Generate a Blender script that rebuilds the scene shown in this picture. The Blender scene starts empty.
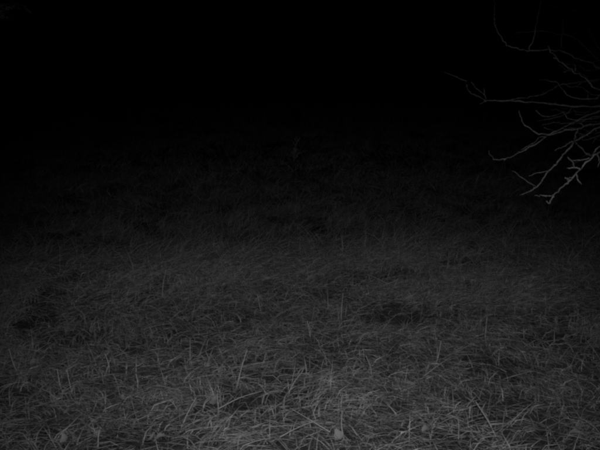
import bpy, math, random
import numpy as np
from mathutils import Vector

# ------------------------------------------------------------------ camera
scene = bpy.context.scene
C = scene.collection
CAM_H, PITCH, FPX = 1.2, math.radians(8.6), 615.0      # metres, downward tilt, focal length in photo pixels (600 wide)
cam_d = bpy.data.cameras.new('camera')
cam = bpy.data.objects.new('camera', cam_d); C.objects.link(cam)
cam.location = (0, 0, CAM_H)
cam.rotation_euler = (math.radians(90) - PITCH, 0, 0)
cam_d.sensor_width = 36.0
cam_d.lens = 36.0 * FPX / 600.0
cam_d.clip_start, cam_d.clip_end = 0.02, 3000
scene.camera = cam

# ------------------------------------------------------------------ world: night sky
world = bpy.data.worlds.new('World'); scene.world = world
world.use_nodes = True
wn, wl = world.node_tree.nodes, world.node_tree.links
wn.clear()
sky = wn.new('ShaderNodeTexSky'); sky.sky_type = 'NISHITA'; sky.sun_disc = False
sky.sun_elevation = math.radians(-9); sky.sun_rotation = math.radians(160)
bw = wn.new('ShaderNodeRGBToBW')                        # the photograph is a monochrome infrared frame
bg = wn.new('ShaderNodeBackground'); bg.inputs['Strength'].default_value = 0.0006
wo = wn.new('ShaderNodeOutputWorld')
wl.new(sky.outputs[0], bw.inputs[0]); wl.new(bw.outputs[0], bg.inputs['Color']); wl.new(bg.outputs[0], wo.inputs['Surface'])

# ------------------------------------------------------------------ the lit lamp: the infrared flash above the lens
fd = bpy.data.lights.new('camera_flash', 'SPOT')
fd.energy = 111.0; fd.color = (1, 1, 1)
fd.spot_size = math.radians(73); fd.spot_blend = 1.0
fd.shadow_soft_size = 0.03
flash = bpy.data.objects.new('camera_flash', fd); C.objects.link(flash)
flash.location = (0.02, 0.0, CAM_H + 0.11)
flash.rotation_euler = (math.radians(90) - math.radians(21), 0, math.radians(-0.8))

# ------------------------------------------------------------------ exposure and render
vs = scene.view_settings
vs.view_transform = 'Standard'; vs.look = 'None'; vs.exposure = 0.0; vs.gamma = 1.0; vs.use_curve_mapping = False
scene.render.engine = 'CYCLES'
scene.cycles.use_denoising = False
scene.cycles.sample_clamp_direct = 0.6
scene.cycles.sample_clamp_indirect = 0.3
scene.cycles.max_bounces = 4
scene.cycles.diffuse_bounces = 2
scene.cycles.pixel_filter_type = 'BLACKMAN_HARRIS'
scene.cycles.filter_width = 2.7

# ------------------------------------------------------------------ helpers
rng = np.random.default_rng(11)
random.seed(5)

def hash2(ix, iy, s):
    n = (ix.astype(np.int64) * 374761393 + iy.astype(np.int64) * 668265263 + s * 974711) & 0x7fffffff
    n = ((n ^ (n >> 13)) * 1274126177) & 0x7fffffff
    n = (n ^ (n >> 16)) & 0x7fffffff
    return (n % 65536) / 65535.0

def vnoise(x, y, s=0):                                   # smooth value noise, 0..1
    ix, iy = np.floor(x), np.floor(y)
    fx, fy = x - ix, y - iy
    fx, fy = fx * fx * (3 - 2 * fx), fy * fy * (3 - 2 * fy)
    a, b = hash2(ix, iy, s), hash2(ix + 1, iy, s)
    c, d = hash2(ix, iy + 1, s), hash2(ix + 1, iy + 1, s)
    return (a * (1 - fx) + b * fx) * (1 - fy) + (c * (1 - fx) + d * fx) * fy

def ray(px, py):                                         # photo pixel -> direction with unit forward depth
    u, v = (px - 300.0) / FPX, (225.0 - py) / FPX
    cp, sp = math.cos(PITCH), math.sin(PITCH)
    return np.array([u, cp + v * sp, -sp + v * cp])

def at(px, py, depth):
    return np.array([0, 0, CAM_H]) + ray(px, py) * depth

def base(x, y):
    x = np.asarray(x, float); y = np.asarray(y, float)
    s = (np.clip(y, -60, 400) - 6.4) / 0.9
    rise = 0.088 * 0.9 * np.where(s > 30, s, np.log1p(np.exp(np.minimum(s, 30))))
    crest = 4.75 + .22 * np.clip(x, -3, 3)                # the near ground swells to a low crest, then dips before the slope
    u = np.clip((y - 2.7) / (crest - 2.7), 0, 1); v = np.clip((y - crest) / 2.6, 0, 1)
    swell = .11 * u * u * (3 - 2 * u) - .17 * v * v * (3 - 2 * v)
    return 6.0 * np.tanh(rise / 6.0) + swell

def on_base(px, py):                                     # photo pixel -> point of the smooth ground
    r = ray(px, py)
    lo = 0.5
    for k in range(4000):
        d = lo + k * 0.01
        p = np.array([0, 0, CAM_H]) + r * d
        if p[2] <= float(base(p[0], p[1])): return p
    return p

# hollows seen as dark gaps in the mat: photo pixel, half width, half length in metres, depth
HOLLOWS = [(on_base(px, py)[:2], rx, ry, dp if dp > .1 else dp * .9) for px, py, rx, ry, dp in [
    (396, 317, .22, .17, .105), (480, 402, .15, .11, .07), (70, 424, .07, .06, .05), (294, 442, .07, .07, .06),
    (526, 442, .13, .09, .07), (205, 355, .07, .06, .05), (395, 410, .08, .08, .06), (585, 420, .08, .06, .05),
    (128, 418, .07, .05, .045), (460, 265, .2, .18, .06), (216, 292, .10, .12, .05), (330, 300, .12, .1, .04),
    (540, 425, .08, .06, .05), (560, 345, .12, .1, .05), (255, 425, .06, .06, .045)]]

def hollow(x, y):
    g = np.zeros_like(x)
    for (c, rx, ry, dp) in HOLLOWS:
        g = np.maximum(g, dp * np.exp(-(((x - c[0]) / rx) ** 2 + ((y - c[1]) / ry) ** 2)))
    return g

def ground_z(x, y):
    x = np.asarray(x, float); y = np.asarray(y, float)
    z = base(x, y)
    z = z + 0.058 * (vnoise(x / .55, y / .55, 3) - .5) + 0.035 * (vnoise(x / .21, y / .21, 4) - .5)
    z = z + 0.22 * (vnoise(x / 2.6, y / 2.6, 5) - .5) * np.clip((y - 4.5) / 4, 0, 1)
    return z - hollow(x, y)

def mat(name):
    m = bpy.data.materials.new(name); m.use_nodes = True
    return m, m.node_tree.nodes, m.node_tree.links, m.node_tree.nodes['Principled BSDF']

def mesh_from(name, verts, quads, uvless=True):
    me = bpy.data.meshes.new(name)
    verts = np.ascontiguousarray(verts, np.float32); quads = np.ascontiguousarray(quads, np.int32)
    nq, k = quads.shape
    me.vertices.add(len(verts)); me.vertices.foreach_set('co', verts.ravel())
    me.loops.add(nq * k); me.loops.foreach_set('vertex_index', quads.ravel())
    me.polygons.add(nq)
    me.polygons.foreach_set('loop_start', np.arange(0, nq * k, k, dtype=np.int32))
    me.polygons.foreach_set('use_smooth', np.ones(nq, bool))
    me.update(calc_edges=True)
    return me

def link(name, me, m=None, parent=None):
    o = bpy.data.objects.new(name, me); C.objects.link(o)
    if m: me.materials.append(m)
    if parent: o.parent = parent
    return o

def empty(name, loc):
    o = bpy.data.objects.new(name, None); C.objects.link(o); o.location = loc
    return o

def tag(o, label, cat, group=None):
    o['label'] = label; o['category'] = cat
    if group: o['group'] = group
    return o

# ------------------------------------------------------------------ materials (neutral greys: infrared reflectance)
m_soil, n, l, b = mat('soil')
tc = n.new('ShaderNodeTexCoord')
nz = n.new('ShaderNodeTexNoise'); nz.inputs['Scale'].default_value = 22; nz.inputs['Detail'].default_value = 8; nz.inputs['Roughness'].default_value = .7
rp = n.new('ShaderNodeValToRGB'); rp.color_ramp.elements[0].position = .32; rp.color_ramp.elements[1].position = .72
rp.color_ramp.elements[0].color = (.035,) * 3 + (1,); rp.color_ramp.elements[1].color = (.14,) * 3 + (1,)
bp = n.new('ShaderNodeBump'); bp.inputs['Strength'].default_value = .8; bp.inputs['Distance'].default_value = .02
l.new(tc.outputs['Object'], nz.inputs['Vector']); l.new(nz.outputs[0], rp.inputs[0]); l.new(rp.outputs[0], b.inputs['Base Color'])
l.new(nz.outputs[0], bp.inputs['Height']); l.new(bp.outputs[0], b.inputs['Normal'])
b.inputs['Roughness'].default_value = .95; b.inputs['Specular IOR Level'].default_value = .1

def blade_mat(name, rough, spec):
    m, n, l, b = mat(name)
    at_ = n.new('ShaderNodeAttribute'); at_.attribute_name = 'shade'
    tc = n.new('ShaderNodeTexCoord')
    nz = n.new('ShaderNodeTexNoise'); nz.inputs['Scale'].default_value = 45; nz.inputs['Detail'].default_value = 3
    mr = n.new('ShaderNodeMapRange'); mr.inputs['From Min'].default_value = .3; mr.inputs['From Max'].default_value = .7
    mr.inputs['To Min'].default_value = .72; mr.inputs['To Max'].default_value = 1.2
    mu = n.new('ShaderNodeMath'); mu.operation = 'MULTIPLY'
    l.new(tc.outputs['Object'], nz.inputs['Vector']); l.new(nz.outputs[0], mr.inputs['Value'])
    l.new(mr.outputs[0], mu.inputs[0]); l.new(at_.outputs['Fac'], mu.inputs[1])
    l.new(mu.outputs[0], b.inputs['Base Color'])
    b.inputs['Roughness'].default_value = rough; b.inputs['Specular IOR Level'].default_value = spec
    return m
m_grass = blade_mat('dead_grass', .6, .25)

def plain_mat(name, lo, hi, scale, rough=.8, bump=.4):
    m, n, l, b = mat(name)
    tc = n.new('ShaderNodeTexCoord')
    nz = n.new('ShaderNodeTexNoise'); nz.inputs['Scale'].default_value = scale; nz.inputs['Detail'].default_value = 6
    rp = n.new('ShaderNodeValToRGB'); rp.color_ramp.elements[0].position = .3; rp.color_ramp.elements[1].position = .7
    rp.color_ramp.elements[0].color = (lo,) * 3 + (1,); rp.color_ramp.elements[1].color = (hi,) * 3 + (1,)
    bp = n.new('ShaderNodeBump'); bp.inputs['Strength'].default_value = bump; bp.inputs['Distance'].default_value = .003
    l.new(tc.outputs['Object'], nz.inputs['Vector']); l.new(nz.outputs[0], rp.inputs[0]); l.new(rp.outputs[0], b.inputs['Base Color'])
    l.new(nz.outputs[0], bp.inputs['Height']); l.new(bp.outputs[0], b.inputs['Normal'])
    b.inputs['Roughness'].default_value = rough; b.inputs['Specular IOR Level'].default_value = .25
    return m
m_bark = plain_mat('pale_bark', .17, .60, 110)
m_trunk = plain_mat('rough_bark', .10, .28, 35, .9, .9)
m_leaf = plain_mat('dry_leaf', .20, .46, 40, .8)
m_straw = plain_mat('pale_straw', .46, .74, 80, .55)
m_weed = plain_mat('dry_weed', .50, .75, 50, .8)

# ------------------------------------------------------------------ ground: one sheet out to the horizon
def axis(lo_d, hi_d, step, far, neg=True):
    core = np.arange(lo_d, hi_d + 1e-6, step)
    out = []; d = step; v = hi_d
    while v < far: d *= 1.35; v += d; out.append(v)
    inn = []; d = step; v = lo_d
    while v > -far: d *= 1.35; v -= d; inn.append(v)
    return np.array(inn[::-1] + list(core) + out)
gx, gy = axis(-7, 7, .055, 600), axis(1.0, 14, .055, 600)
X, Y = np.meshgrid(gx, gy)
Z = ground_z(X.ravel(), Y.ravel())
nx, ny = len(gx), len(gy)
ii, jj = np.meshgrid(np.arange(nx - 1), np.arange(ny - 1))
q0 = (jj * nx + ii).ravel()
gme = mesh_from('ground', np.stack([X.ravel(), Y.ravel(), Z], 1), np.stack([q0, q0 + 1, q0 + nx + 1, q0 + nx], 1))
ground = link('ground', gme, m_soil); ground['kind'] = 'structure'

# ------------------------------------------------------------------ grass
class Blades:
    def __init__(s): s.v, s.f, s.a, s.n = [], [], [], 0
    def add(s, root, az, L, w, e0, droop, curl, K, lift, shade, hug=True):
        N = len(L)
        if N == 0: return
        p = root.copy()
        rings = np.zeros((N, K + 1, 2, 3), np.float32)
        roll = rng.uniform(-1.0, 1.0, N)
        seg = L / K
        for k in range(K + 1):
            t = k / K
            e = e0 - droop * t
            a = az + curl * t * t
            side = np.stack([-np.sin(a), np.cos(a), np.zeros(N)], 1)
            up = np.stack([-np.sin(e) * np.cos(a), -np.sin(e) * np.sin(a), np.cos(e)], 1)
            wd = side * np.cos(roll + .8 * t)[:, None] + up * np.sin(roll + .8 * t)[:, None]
            ww = (w * (1 - t ** 2.2) + .0004)[:, None] * .5
            rings[:, k, 0] = p - wd * ww; rings[:, k, 1] = p + wd * ww
            if k < K:
                p = p + np.stack([np.cos(e) * np.cos(a), np.cos(e) * np.sin(a), np.sin(e)], 1) * seg[:, None]
                if hug: p[:, 2] = np.maximum(p[:, 2], ground_z(p[:, 0], p[:, 1]) + lift)
        idx = (s.n + np.arange(N * (K + 1) * 2)).reshape(N, K + 1, 2)
        q = np.stack([idx[:, :-1, 0], idx[:, :-1, 1], idx[:, 1:, 1], idx[:, 1:, 0]], -1)
        s.v.append(rings.reshape(-1, 3)); s.f.append(q.reshape(-1, 4))
        s.a.append(np.repeat(shade, (K + 1) * 2)); s.n += N * (K + 1) * 2
    def build(s, name, m):
        me = mesh_from(name, np.concatenate(s.v), np.concatenate(s.f))
        at_ = me.attributes.new('shade', 'FLOAT', 'POINT')
        at_.data.foreach_set('value', np.concatenate(s.a).astype(np.float32))
        return link(name, me, m)

def flow(x, y):
    return (vnoise(x / 1.1, y / 1.1, 21) * 2.2 + vnoise(x / .38, y / .38, 22) * 1.3) * math.pi

def scatter(n, y0, y1, margin):
    # uniform over the strip of ground the camera sees between two distances, with a margin at the sides
    y = np.sqrt(rng.uniform(y0 ** 2, y1 ** 2, n))
    x = rng.uniform(-1, 1, n) * (.50 * y + margin)
    return x, y

B = Blades()
def layer(n, y0, y1, margin, K, Lr, Wr, e_r, droop_r, lift_r, shade_r, spread, tuss=0, hole=.55, curl=.55, tsp=1.0, fade=None):
    if tuss:
        cx, cy = scatter(tuss, y0, y1, margin)
        k = rng.integers(0, tuss, n)
        sp = (.035 + .02 * cy[k] / 4) * tsp
        x = cx[k] + rng.normal(0, 1, n) * sp; y = cy[k] + rng.normal(0, 1, n) * sp
        lean = flow(cx, cy) + rng.normal(0, .9, tuss)
        az = lean[k] + rng.normal(0, spread, n)
        vig = (.65 + .7 * rng.random(tuss))[k]; tone = (.8 + .4 * rng.random(tuss))[k]
    else:
        x, y = scatter(n, y0, y1, margin)
        az = flow(x, y) + rng.normal(0, spread, n); vig = np.ones(n); tone = np.ones(n)
    keep = rng.random(n) > np.clip(hollow(x, y) / .05, 0, 1) * hole
    if fade:
        keep &= rng.random(n) < np.interp(y, fade, (0, 1, 1, 0))
    patch = vnoise(x / .33, y / .33, 40) * .6 + vnoise(x / .13, y / .13, 41) * .4
    keep &= rng.random(n) < np.clip((patch - .16) * 3.2, .26, 1)
    x, y, az, vig, tone = x[keep], y[keep], az[keep], vig[keep], tone[keep]; n = len(x)
    root = np.stack([x, y, ground_z(x, y) - .004], 1)
    U = lambda r: rng.uniform(r[0], r[1], n)
    sh = U(shade_r) * tone * (.88 + .24 * vnoise(x / .9, y / .9, 50))
    B.add(root, az, U(Lr) * vig, U(Wr), U(e_r), U(droop_r), rng.normal(0, curl, n), K, U(lift_r), sh)

rad = math.radians
# near: decayed thatch, then broken straw matted every way, combed swathes, small tussocks, a few stiff stems
near, mid, far = dict(fade=(0, 1.7, 4.7, 6.6)), dict(fade=(4.3, 6.6, 9.2, 12.0)), dict(fade=(8.8, 12.0, 22, 25))
layer(50000, 1.6, 6.6, .7, 3, (.06, .20), (.0022, .0046), (rad(0), rad(16)), (0, rad(20)), (.001, .014), (.10, .23), 1.2, curl=.25, **near)
layer(104000, 1.6, 6.6, .7, 3, (.04, .15), (.0016, .0038), (rad(-4), rad(26)), (rad(-8), rad(30)), (.004, .034), (.26, .50), 1.0, curl=.35, hole=.85, **near)
layer(70000, 1.6, 6.6, .7, 3, (.05, .18), (.0016, .0038), (rad(4), rad(34)), (rad(5), rad(50)), (.010, .042), (.28, .50), .75, tuss=3600, curl=.35, hole=.9, tsp=1.7, **near)
layer(14000, 1.6, 6.6, .7, 4, (.05, .17), (.0018, .0038), (rad(-4), rad(28)), (rad(-5), rad(30)), (.014, .050), (.30, .52), 2.5, curl=.4, hole=.8, **near)
layer(2600, 1.6, 6.6, .7, 3, (.06, .17), (.0018, .0034), (rad(25), rad(80)), (0, rad(40)), (.01, .03), (.36, .58), 2.5, curl=.3, **near)
layer(11000, 1.6, 6.6, .7, 3, (.03, .11), (.0024, .0044), (rad(0), rad(34)), (rad(-10), rad(25)), (.016, .040), (.44, .66), 2.5, curl=.15, hole=.8, **near)
# middle distance
layer(60000, 4.3, 12, 1.2, 3, (.10, .28), (.0030, .0060), (rad(0), rad(32)), (0, rad(45)), (.004, .036), (.18, .46), .9, curl=.3, **mid)
layer(80000, 4.3, 12, 1.2, 3, (.08, .25), (.0028, .0054), (rad(15), rad(70)), (rad(15), rad(80)), (.008, .036), (.24, .52), .7, tuss=5200, curl=.35, **mid)
layer(4500, 4.3, 12, 1.2, 3, (.10, .26), (.0026, .0042), (rad(45), rad(88)), (0, rad(35)), (.01, .03), (.34, .56), 2.5, curl=.25, **mid)
# far slope
layer(90000, 8.8, 25, 2.0, 3, (.12, .32), (.0070, .0130), (rad(15), rad(75)), (rad(20), rad(95)), (.01, .05), (.20, .52), .6, tuss=4200, **far)
layer(30000, 22, 55, 3.0, 2, (.25, .60), (.014, .026), (rad(40), rad(85)), (rad(20), rad(80)), (.01, .05), (.20, .50), .7, tuss=3000)
grass = B.build('grass', m_grass)
grass['kind'] = 'stuff'
tag(grass, 'long matted dead grass covering the ground and the slope', 'grass')

# ------------------------------------------------------------------ tubes for stems and branches
def smooth(pts, sub):
    P = [np.array(p, float) for p in pts]
    P = [2 * P[0] - P[1]] + P + [2 * P[-1] - P[-2]]
    out = []
    for i in range(1, len(P) - 2):
        for k in range(sub):
            t = k / sub; a, b_, c, d = P[i - 1], P[i], P[i + 1], P[i + 2]
            out.append(.5 * (2 * b_ + (c - a) * t + (2 * a - 5 * b_ + 4 * c - d) * t * t + (3 * b_ - a - 3 * c + d) * t ** 3))
    out.append(P[-2])
    return np.array(out)

def tube(pts, r0, r1, sub=3, sides=6, jit=0.0, knots=0.0, power=1.0, tipped=0.0):
    P = smooth(pts, sub); n = len(P)
    s = np.concatenate([[0], np.cumsum(np.linalg.norm(np.diff(P, axis=0), axis=1))]); s /= max(s[-1], 1e-6)
    R = (r0 + (r1 - r0) * s ** power) * (1 - tipped * np.clip((s - .86) / .14, 0, 1) ** 1.5)
    R = R * (1 + knots * rng.uniform(-1, 1, n))
    if jit: P[1:-1] += rng.normal(0, jit, (n - 2, 3))
    V = []; up = np.array([.13, .21, .97])
    for i in range(n):
        tg = P[min(i + 1, n - 1)] - P[max(i - 1, 0)]; tg /= max(np.linalg.norm(tg), 1e-9)
        a = np.cross(tg, up); a /= max(np.linalg.norm(a), 1e-6); c = np.cross(a, tg)
        for k in range(sides):
            th = 2 * math.pi * k / sides
            V.append(P[i] + R[i] * (a * math.cos(th) + c * math.sin(th)))
    F = [(i * sides + k, i * sides + (k + 1) % sides, (i + 1) * sides + (k + 1) % sides, (i + 1) * sides + k) for i in range(n - 1) for k in range(sides)]
    V.append(P[-1] + (P[-1] - P[-2]) * .15); t = len(V) - 1
    F += [((n - 1) * sides + k, (n - 1) * sides + (k + 1) % sides, t, t) for k in range(sides)]
    return np.array(V), F

def tube_obj(name, pts, r0, r1, m, parent, origin, **kw):
    V, F = tube(pts, r0, r1, **kw)
    me = bpy.data.meshes.new(name)
    me.from_pydata((V - np.array(origin)).tolist(), [], [f if f[2] != f[3] else f[:3] for f in F])
    me.polygons.foreach_set('use_smooth', [True] * len(me.polygons)); me.update()
    return link(name, me, m, parent)

# ------------------------------------------------------------------ the bare tree at the right, trunk just outside the view
TX, TY = 3.05, 4.0
TZ = float(ground_z(np.array([TX]), np.array([TY]))[0])
T0 = np.array([TX, TY, TZ])
tree = tag(empty('bare_tree', T0), 'bare leafless tree reaching thin forked branches in from the right edge', 'tree')
def tpt(h):                                              # a point on the trunk's axis
    return T0 + np.array([-.10 * h + .05 * math.sin(2.1 * h), .05 * math.sin(1.4 * h), h])
tube_obj('trunk', [T0 - [0, 0, .1]] + [tpt(h) for h in (.25, .6, 1.0, 1.4, 1.8, 2.2, 2.6, 3.0, 3.5)], .085, .018, m_trunk, tree, T0, sub=3, sides=10, knots=.05)

def path(px, depth0, depth1):                            # photo polyline, depth runs from its right end to its tip
    k = len(px)
    wob = rng.normal(0, .012, k)
    return [at(x, y, depth0 + (depth1 - depth0) * i / (k - 1) + wob[i]) for i, (x, y) in enumerate(px)]

# limb: height on trunk, hub point just outside the frame (pixel, depth); then branches: (pixels from right to tip, depths, radii, twigs)
LIMBS = [
  (.85, (652, 138, 3.25), .022, [
    ([(600, 152), (592, 157), (583, 166), (576, 174), (569, 181), (565, 185), (558, 191), (553, 195), (541, 197), (535, 195.5)], 2.65, 2.5, .0066, .0028, [
        ([(553, 195), (551, 200), (549, 203), (546.5, 201)], .0026), ([(576, 174), (579, 181), (582, 184.5)], .0032),
        ([(580, 169), (574, 167.5), (567, 168)], .0034), ([(574, 167.6), (573, 163), (567.5, 157)], .0030),
        ([(589, 158), (581, 160), (573, 161), (571, 160)], .0032), ([(569, 181), (566, 178), (565, 178.5)], .0030),
        ([(597, 154), (599, 160), (598, 167)], .0032), ([(565, 185), (568, 182), (570, 177)], .0024)]),
    ([(600, 147), (592, 156), (584, 152), (579, 146), (576, 143), (574, 140)], 2.68, 3.1, .0048, .0034, []),
    ([(600, 127), (585, 136), (574, 141), (565, 146), (560, 148), (555, 150.5)], 3.3, 3.15, .0056, .0036, [
        ([(583, 137), (578, 139.5), (574, 141)], .0034)]),
    ([(574, 141), (570, 148), (565, 153), (560, 159), (554, 166), (548, 171), (543, 179), (537, 187), (530, 191), (520, 195)], 3.2, 3.35, .0050, .0030, [
        ([(548, 171), (537, 173), (529, 176)], .0022), ([(537, 187), (528, 182), (520, 176), (512, 171)], .0018)])]),
  (1.05, (656, 112, 3.6), .020, [
    ([(600, 123), (585, 126), (578, 129), (568, 130), (560, 132), (552, 134), (541, 134), (532, 130), (524, 124), (521, 118), (519, 111)], 3.45, 3.35, .0062, .0030, [
        ([(578, 129), (575.5, 135), (574, 141)], .0036), ([(585, 126), (579, 123), (577, 123)], .0028)]),
    ([(600, 111), (588, 115), (577, 121), (568, 125), (556, 131), (546, 137), (534, 145), (521, 152), (510, 157.5), (503, 159), (495, 159.5), (492, 157), (489, 151)], 3.7, 3.6, .0058, .0028, [
        ([(534, 143), (528, 146), (521, 150)], .0026), ([(546, 137), (540, 137), (534, 143)], .0022)]),
    ([(600, 116), (590, 118), (580, 122), (572, 124.5)], 3.75, 3.75, .0042, .0024, [])]),
  (1.35, (652, 92, 3.5), .020, [
    ([(600, 90), (591, 84), (585, 78), (576, 72), (568, 68), (559, 60), (551, 52), (548, 46)], 2.9, 2.7, .0056, .0036, [
        ([(571, 70), (567, 71), (564, 72)], .0026), ([(575, 71), (575.5, 68), (575, 65)], .0026), ([(588, 81), (583, 82), (578, 85)], .0024)]),
    ([(600, 95), (596, 98), (590, 99), (577, 98.5), (569, 96), (565, 92), (561, 87), (556, 82), (540, 80)], 3.5, 3.6, .0060, .0020, [
        ([(587, 98.5), (588, 94), (587, 91)], .0030)]),
    ([(600, 106), (575, 106.5), (560, 105), (545, 103.5), (525, 102), (510, 101), (488, 100.5), (482, 98), (474, 95), (468, 90), (466, 84), (467, 80)], 3.9, 4.7, .0066, .0034, [
        ([(486, 99), (484.5, 95), (478, 90), (471, 82)], .0022), ([(485, 96), (484, 92), (484, 88)], .0024), ([(489, 100.5), (484, 102), (480, 104)], .0026),
        ([(466.5, 81), (456, 77), (444, 72)], .0022), ([(572, 106.5), (568, 113), (556, 117), (538, 121)], .0022)]),
    ([(600, 80), (580, 82), (567, 84), (558, 86), (550, 91), (540, 95), (530, 97), (523, 98), (510, 100), (489, 100.4)], 4.1, 4.5, .0052, .0026, [])]),
  (1.6, (655, 66, 3.3), .018, [
    ([(600, 68), (592, 63), (584, 60), (575, 57), (567, 53), (559, 50.5), (549, 50), (530, 50), (520, 49), (510, 47), (505, 43), (499, 34), (495, 25), (494, 13), (494, 0)], 3.2, 3.1, .0050, .0022, [
        ([(529, 49.7), (533, 40), (535, 32), (537, 22), (540, 8), (542, -3)], .0028)]),
    ([(600, 61), (596, 57), (588, 50), (580, 42), (572, 36), (560, 34), (550, 32), (535, 31.5), (515, 33)], 3.4, 3.3, .0042, .0018, [
        ([(562, 34.5), (561, 45), (560.5, 48)], .0022), ([(563, 34.5), (563, 24), (564, 12), (562, 8)], .0026)]),
    ([(600, 48), (595, 41), (590, 32), (587, 24), (580, 14), (574, 11), (560, 7), (545, 5)], 3.2, 3.2, .0042, .0018, [])]),
]
def spurs(P, px, r, br):                                 # short bud spurs along a branch
    for k in range(1 + len(px) // 3):
        i = int(rng.integers(1, len(P) - 1)); t = rng.random()
        a = P[i] * (1 - t) + P[i + 1] * t
        d = P[i + 1] - P[i]; d /= np.linalg.norm(d)
        d = d * rng.uniform(.2, .8) + rng.normal(0, .6, 3); d *= rng.uniform(.007, .020) / np.linalg.norm(d)
        tube_obj('twig', [a, a + d * .5 + rng.normal(0, .0015, 3), a + d], r * .8, r * .45, m_bark, br, T0, sub=2, sides=5)
for h, hub, r, branches in LIMBS:
    H = at(*hub); A = tpt(h)
    mid = A * .5 + H * .5 + np.array([0, 0, .05])
    limb = tube_obj('limb', [A, mid, H], r * 1.25, r * .62, m_trunk, tree, T0, sub=6, sides=8, knots=.05)
    for (px, d0, d1, r0, r1, twigs) in branches:
        P = path(px, d0, d1)
        if px[0][0] >= 599:                              # runs on out of view to its limb
            P = [H, H * .45 + P[0] * .55 + np.array([.0, .02, .015])] + P
        br = tube_obj('branch', P, r0 * .95, r1 * .72, m_bark, tree, T0, sub=3, jit=.0026, knots=.28, power=.8, tipped=.5)
        spurs(P, px, r1, br)
        for tw, rt in twigs:
            # a twig starts on its branch: depth of the nearest branch point, then drifts
            j = min(range(len(px)), key=lambda i: (px[i][0] - tw[0][0]) ** 2 + (px[i][1] - tw[0][1]) ** 2)
            dd = d0 + (d1 - d0) * j / (len(px) - 1); drift = rng.uniform(-.12, .06)
            T = [at(x, y, dd + drift * i / len(tw)) for i, (x, y) in enumerate(tw)]
            tube_obj('twig', T, rt, rt * .65, m_bark, br, T0, sub=3, sides=5, jit=.0018, knots=.25, tipped=.45)

def grow(parent, start, dirv, length, r, depth, origin, sgn, name='branch'):
    # branches of the part of the crown the photograph does not reach; they keep away from the view
    pts = [np.array(start)]; d = np.array(dirv, float); d /= np.linalg.norm(d)
    for k in range(5):
        d = d + rng.normal(0, .16, 3) + np.array([.04 * sgn, 0, .03]); d /= np.linalg.norm(d)
        pts.append(pts[-1] + d * length / 5)
    o = tube_obj(name, pts, r, r * .45, m_bark, parent, origin, sub=2, sides=5, knots=.1)
    if depth:
        for k in (2, 3, 4):
            nd = d + rng.normal(0, .55, 3) + np.array([.25 * sgn, 0, 0])
            grow(o if name == 'branch' else parent, pts[k], nd, length * .55, r * .5, 0, origin, sgn, 'twig')
for px0, py0, d0 in [(float(rng.uniform(572, 640)), float(rng.uniform(8, 150)), float(rng.uniform(3.0, 4.6))) for k in range(34)]:
    # fine twigs crossing one another close to the right edge, each carried back to the trunk side
    a = rng.uniform(2.5, 3.9); ln = rng.uniform(14, 46); n_ = 5; q = [(px0 + 70, py0 - math.sin(a) * -30)]
    for i in range(n_):
        q.append((px0 + math.cos(a) * ln * i / (n_ - 1) + rng.normal(0, 1.2), py0 + math.sin(a) * ln * i / (n_ - 1) + rng.normal(0, 1.6)))
    hb = tpt(float(np.clip(at(px0, py0, d0)[2] - T0[2], .6, 3.2)))
    tube_obj('branch', [hb] + path(q, d0 + .1, d0), .0036, .0011, m_bark, tree, T0, sub=3, sides=5, jit=.002, knots=.2, power=.45)
for k in range(14):
    h = 1.2 + .16 * k
    a = rng.uniform(-1.2, 1.3)
    grow(tree, tpt(h), (math.cos(a), math.sin(a), rng.uniform(.2, .7)), rng.uniform(.7, 1.2), .014 - .0005 * k, 1, T0, 1)

# ------------------------------------------------------------------ the bough showing in the upper left corner
LX, LY = -2.3, 2.75
L0 = np.array([LX, LY, float(ground_z(np.array([LX]), np.array([LY]))[0])])
ltree = tag(empty('bare_tree', L0), 'dim tree beyond the left edge, only twig tips showing in the upper left corner', 'tree')
def lpt(h): return L0 + np.array([.06 * h, .04 * math.sin(h * 1.7), h])
tube_obj('trunk', [L0 - [0, 0, .1]] + [lpt(h) for h in (.3, .8, 1.3, 1.8, 2.3, 2.8, 3.3, 3.8)], .10, .03, m_trunk, ltree, L0, sub=3, sides=10, knots=.05)
def leaf_mesh(name, L, W, curl, fold, seed):
    r = np.random.default_rng(seed); V = []; F = []; K = 7
    for i in range(K + 1):
        t = i / K; w = W * (math.sin(math.pi * min(1, t * .94 + .05)) ** .75) * .5 * (1 + .18 * r.uniform(-1, 1))
        z = curl * (t - .5) ** 2 * L * 4 + .03 * L * r.uniform(-1, 1)
        for s in (-1, -.5, 0, .5, 1):
            V.append((t * L - L / 2, s * w, z + fold * abs(s) * w + .04 * L * r.uniform(-1, 1) * abs(s)))
    for i in range(K):
        for k in range(4): F.append((i * 5 + k, i * 5 + k + 1, i * 5 + k + 6, i * 5 + k + 5))
    me = bpy.data.meshes.new(name); me.from_pydata(V, [], F)
    me.polygons.foreach_set('use_smooth', [True] * len(me.polygons)); me.update(); me.materials.append(m_leaf)
    return me
LEAVES = [leaf_mesh('leaf', 1.0, .62, .25 * (k % 3 - .6), .35, k) for k in range(6)]
LEAVES_PALE = [me.copy() for me in LEAVES]
m_pale = plain_mat('withered_leaf', .32, .58, 60)
for me in LEAVES_PALE: me.materials[0] = m_pale
lh = at(-40, 8, 2.5)
limb = tube_obj('limb', [lpt(2.0), lpt(2.0) * .5 + lh * .5 + [0, 0, .04], lh], .026, .012, m_trunk, ltree, L0, sub=6, sides=8, knots=.05)
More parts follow.
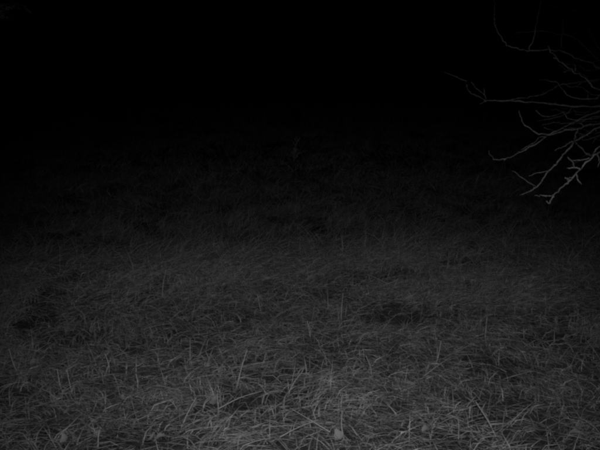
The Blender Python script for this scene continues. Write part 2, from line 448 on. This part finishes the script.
for px, d in [([(-10, 6), (0, 3.5), (6, 3), (12, 4), (16, 4.5)], 2.5), ([(-8, 8), (2, 7.2), (10, 6.8), (18, 8), (25, 9)], 2.45), ([(-6, 11), (2, 13), (8, 15), (11, 17)], 2.55), ([(-4, 7), (4, 5.4), (12, 5.6), (19, 4)], 2.5)]:
    br = tube_obj('branch', [lh] + path(px, d, d - .05), .006, .0026, m_bark, ltree, L0, sub=3, jit=.0015, knots=.12)
    for (x, y) in px[1:]:                                # withered leaves still clinging to the tips
        lf = bpy.data.objects.new('leaf', LEAVES_PALE[int(rng.integers(0, 6))]); C.objects.link(lf); lf.parent = br
        lf.location = Vector(at(x + rng.uniform(-2, 2), y + rng.uniform(.3, 1.2), d - .03) - L0)
        s = rng.uniform(.035, .055); lf.scale = (s, s, s)
        lf.rotation_euler = (rng.uniform(-.5, .5), rng.uniform(.2, .9), rng.uniform(0, 6))
for k in range(9):
    a = math.pi + rng.uniform(-1.2, 1.2)
    grow(ltree, lpt(1.4 + .25 * k), (math.cos(a), math.sin(a), rng.uniform(.2, .6)), rng.uniform(.7, 1.2), .013, 1, L0, -1)

# ------------------------------------------------------------------ tall dry weed on the slope
def mat_hit(px, py):                                     # photo pixel -> point on the real ground
    r = ray(px, py); d = np.arange(1.5, 60, .01)
    P = np.array([0, 0, CAM_H])[None] + d[:, None] * r[None]
    k = np.argmax(P[:, 2] <= ground_z(P[:, 0], P[:, 1]))
    return P[k]

def weed(px, py, height, lean, label, nst, seed, group=None):
    r = np.random.default_rng(seed)
    b0 = mat_hit(px, py)
    b0[2] = float(ground_z(b0[:1], b0[1:2])[0])
    w = tag(empty('dry_weed', b0), label, 'weed', group)
    for k in range(nst):
        hh = height * (1 if k == 0 else r.uniform(.35, .85)); a = r.uniform(0, 6.28); s = r.uniform(.05, .3) * hh
        P = [b0 + [0, 0, -.02], b0 + [math.cos(a) * s * .25 + lean * .15, math.sin(a) * s * .25, hh * .45],
             b0 + [math.cos(a) * s * .6 + lean * .5, math.sin(a) * s * .6, hh * .8], b0 + [math.cos(a) * s + lean, math.sin(a) * s, hh]]
        st = tube_obj('stem', P, .008, .004, m_weed, w, b0, sub=3, sides=5)
        for j in range(4 if k == 0 else 2):
            t = P[2] * (1 - j / 4) + P[3] * (j / 4); a2 = r.uniform(0, 6.28)
            tube_obj('seed_head', [t, t + np.array([math.cos(a2), math.sin(a2), .9]) * hh * .08, t + np.array([math.cos(a2), math.sin(a2), 1.6]) * hh * .12], .006, .010, m_weed, st, b0, sub=2, sides=5)
    for k in range(10):
        a = r.uniform(0, 6.28); q = r.uniform(.10, .24)
        lf = bpy.data.objects.new('leaf', LEAVES_PALE[k % 6]); C.objects.link(lf); lf.parent = w
        lf.location = (math.cos(a) * q * .5, math.sin(a) * q * .5, r.uniform(.04, height * .4))
        lf.scale = (q, q * .4, q); lf.rotation_euler = (r.uniform(-.4, .4), r.uniform(-1.0, -.1), a)
    return w
weed(294, 162, .50, .06, 'tall pale dry weed standing alone on the dark slope near the centre', 5, 3)

# ------------------------------------------------------------------ pale straws that stand out of the mat, one by one
STRAWS = [  # base pixel, tip pixel, radius, how near the tip leans to the camera, label
  ((236, 381), (247, 350), .0024, 'long straight pale straw slanting up right of a dark tuft left of centre'),
  ((341, 316), (343, 293), .0024, 'upright pale straw standing alone just right of the picture centre'),
  ((311, 333), (307, 321), .0026, 'short thick straw leaning left near the centre of the grass'),
  ((485, 332), (487, 317), .0024, 'short upright pale straw in the grass toward the right'),
  ((434, 360), (441, 341), .0024, 'straw leaning right in the grass right of centre'),
  ((424, 368), (451, 357), .0024, 'pale straw lying almost flat across the grass right of centre'),
  ((62, 383), (57, 369), .0022, 'left one of two parallel leaning straws at the left'),
  ((73, 386), (67, 371), .0022, 'right one of two parallel leaning straws at the left'),
  ((137, 385), (136, 374), .0026, 'short bright upright straw left of centre near the bottom'),
  ((109, 367), (105, 354), .0026, 'short bright straw leaning left above the flat left straws'),
  ((127, 347), (111, 347.5), .0022, 'thin pale straw lying level in the grass at the left'),
  ((162, 290), (166, 270), .0022, 'slender upright straw in the darker grass upper left'),
  ((357, 427), (348, 424), .0030, 'bright short straw end lying flat at bottom centre'),
  ((330, 424), (290, 408), .0024, 'long pale straw lying slantwise at bottom centre, bright along its length'),
  ((345, 433), (342, 411), .0022, 'thin upright straw at bottom centre beside the crossing straws'),
  ((280, 429), (318, 420), .0022, 'pale straw lying nearly level at bottom centre, crossing another'),
  ((218, 401), (262, 391), .0024, 'long straw lying across the grass below the slanting one'),
  ((372, 372), (366, 356), .0022, 'straw leaning left right of the centre, near the middle dark gap'),
  ((20, 368), (9, 349), .0020, 'thin straw leaning left near the left edge'),
  ((500, 436), (476, 402), .0024, 'long straw slanting down right in the bottom right grass'),
  ((388, 276), (366, 274), .0024, 'pale straw lying level in the dim grass above the middle dark gap'),
  ((560, 352), (578, 340), .0022, 'straw leaning right near the right edge'),
  ((262, 307), (257, 294), .0022, 'short upright straw above the centre, left of the tall one'),
  ((180, 420), (196, 398), .0022, 'straw leaning right at the bottom left of centre'),
]
CAMP = np.array([0, 0, CAM_H])
for (bx, by), (tx, ty), r, label in STRAWS:
    bp_ = mat_hit(bx, by + 8); g0 = bp_.copy()
    top = mat_hit(tx, ty)
    ln = math.hypot(tx - bx, ty - by)
    d0 = np.linalg.norm(bp_ - CAMP)
    upright = abs(ty - by) > .75 * abs(tx - bx) * 1.0
    rt = ray(tx, ty); rb = ray(bx, by)
    dep = bp_[1] / rb[1]
    tip = at(tx, ty, dep - (.02 if upright else .0)) if upright else None
    lift = np.array([0, 0, .055])
    if tip is None:                                      # lying on the mat
        sb = CAMP + (bp_ - CAMP) * .957; tip = CAMP + (top - CAMP) * .957
        base_pt = sb
    else:
        base_pt = bp_ + np.array([0, 0, -.01])
    mid = base_pt * .5 + tip * .5 + np.array([rng.normal(0, .004), rng.normal(0, .004), .004])
    st = tube_obj('straw', [base_pt, mid, tip], r * 1.1, r * .6, m_straw, None, base_pt, sub=4, sides=6, knots=.05)
    st.location = Vector(base_pt)
    tag(st, label, 'straw', 'pale straws standing out of the grass')

# ------------------------------------------------------------------ fallen leaves caught in the mat
FALLEN = [
  (35, 361, .055, 'pale crumpled leaf lying in the grass at the left'),
  (4, 349, .05, 'small leaf at the very left edge of the grass'),
  (65, 442, .06, 'broad pale leaf at the bottom left, left one of the pair'),
  (76, 437, .055, 'broad pale leaf at the bottom left, right one of the pair'),
  (98, 435, .05, 'small dull leaf at the bottom left beside the broad pair'),
  (151, 440, .05, 'left one of two curled leaves at the bottom left of centre'),
  (160, 437, .055, 'right one of two curled leaves at the bottom left of centre'),
  (214, 402, .06, 'rounded leaf under the grass blades left of bottom centre'),
  (507, 444, .06, 'pale leaf at the bottom edge in the right half'),
  (577, 433, .06, 'dull leaf in the grass at the bottom right'),
  (303, 425, .045, 'small leaf among crossing straws at bottom centre'),
  (340, 438, .06, 'leaf lying beside the thin upright straw at bottom centre'),
  (427, 428, .05, 'curled leaf right of bottom centre'),
  (122, 398, .04, 'small leaf left of centre below the short bright upright straw'),
]
for k, (px, py, s, label) in enumerate(FALLEN):
    p = mat_hit(px, py)
    p = CAMP + (p - CAMP) * .970
    lf = bpy.data.objects.new('fallen_leaf', LEAVES[k % 6].copy()); C.objects.link(lf)
    lf.location = Vector(p); lf.scale = (s, s, s)
    lf.rotation_euler = (rng.uniform(-.1, .6), rng.uniform(-.3, .3), rng.uniform(0, 6.28))
    tag(lf, label, 'leaf', 'fallen leaves caught in the grass')
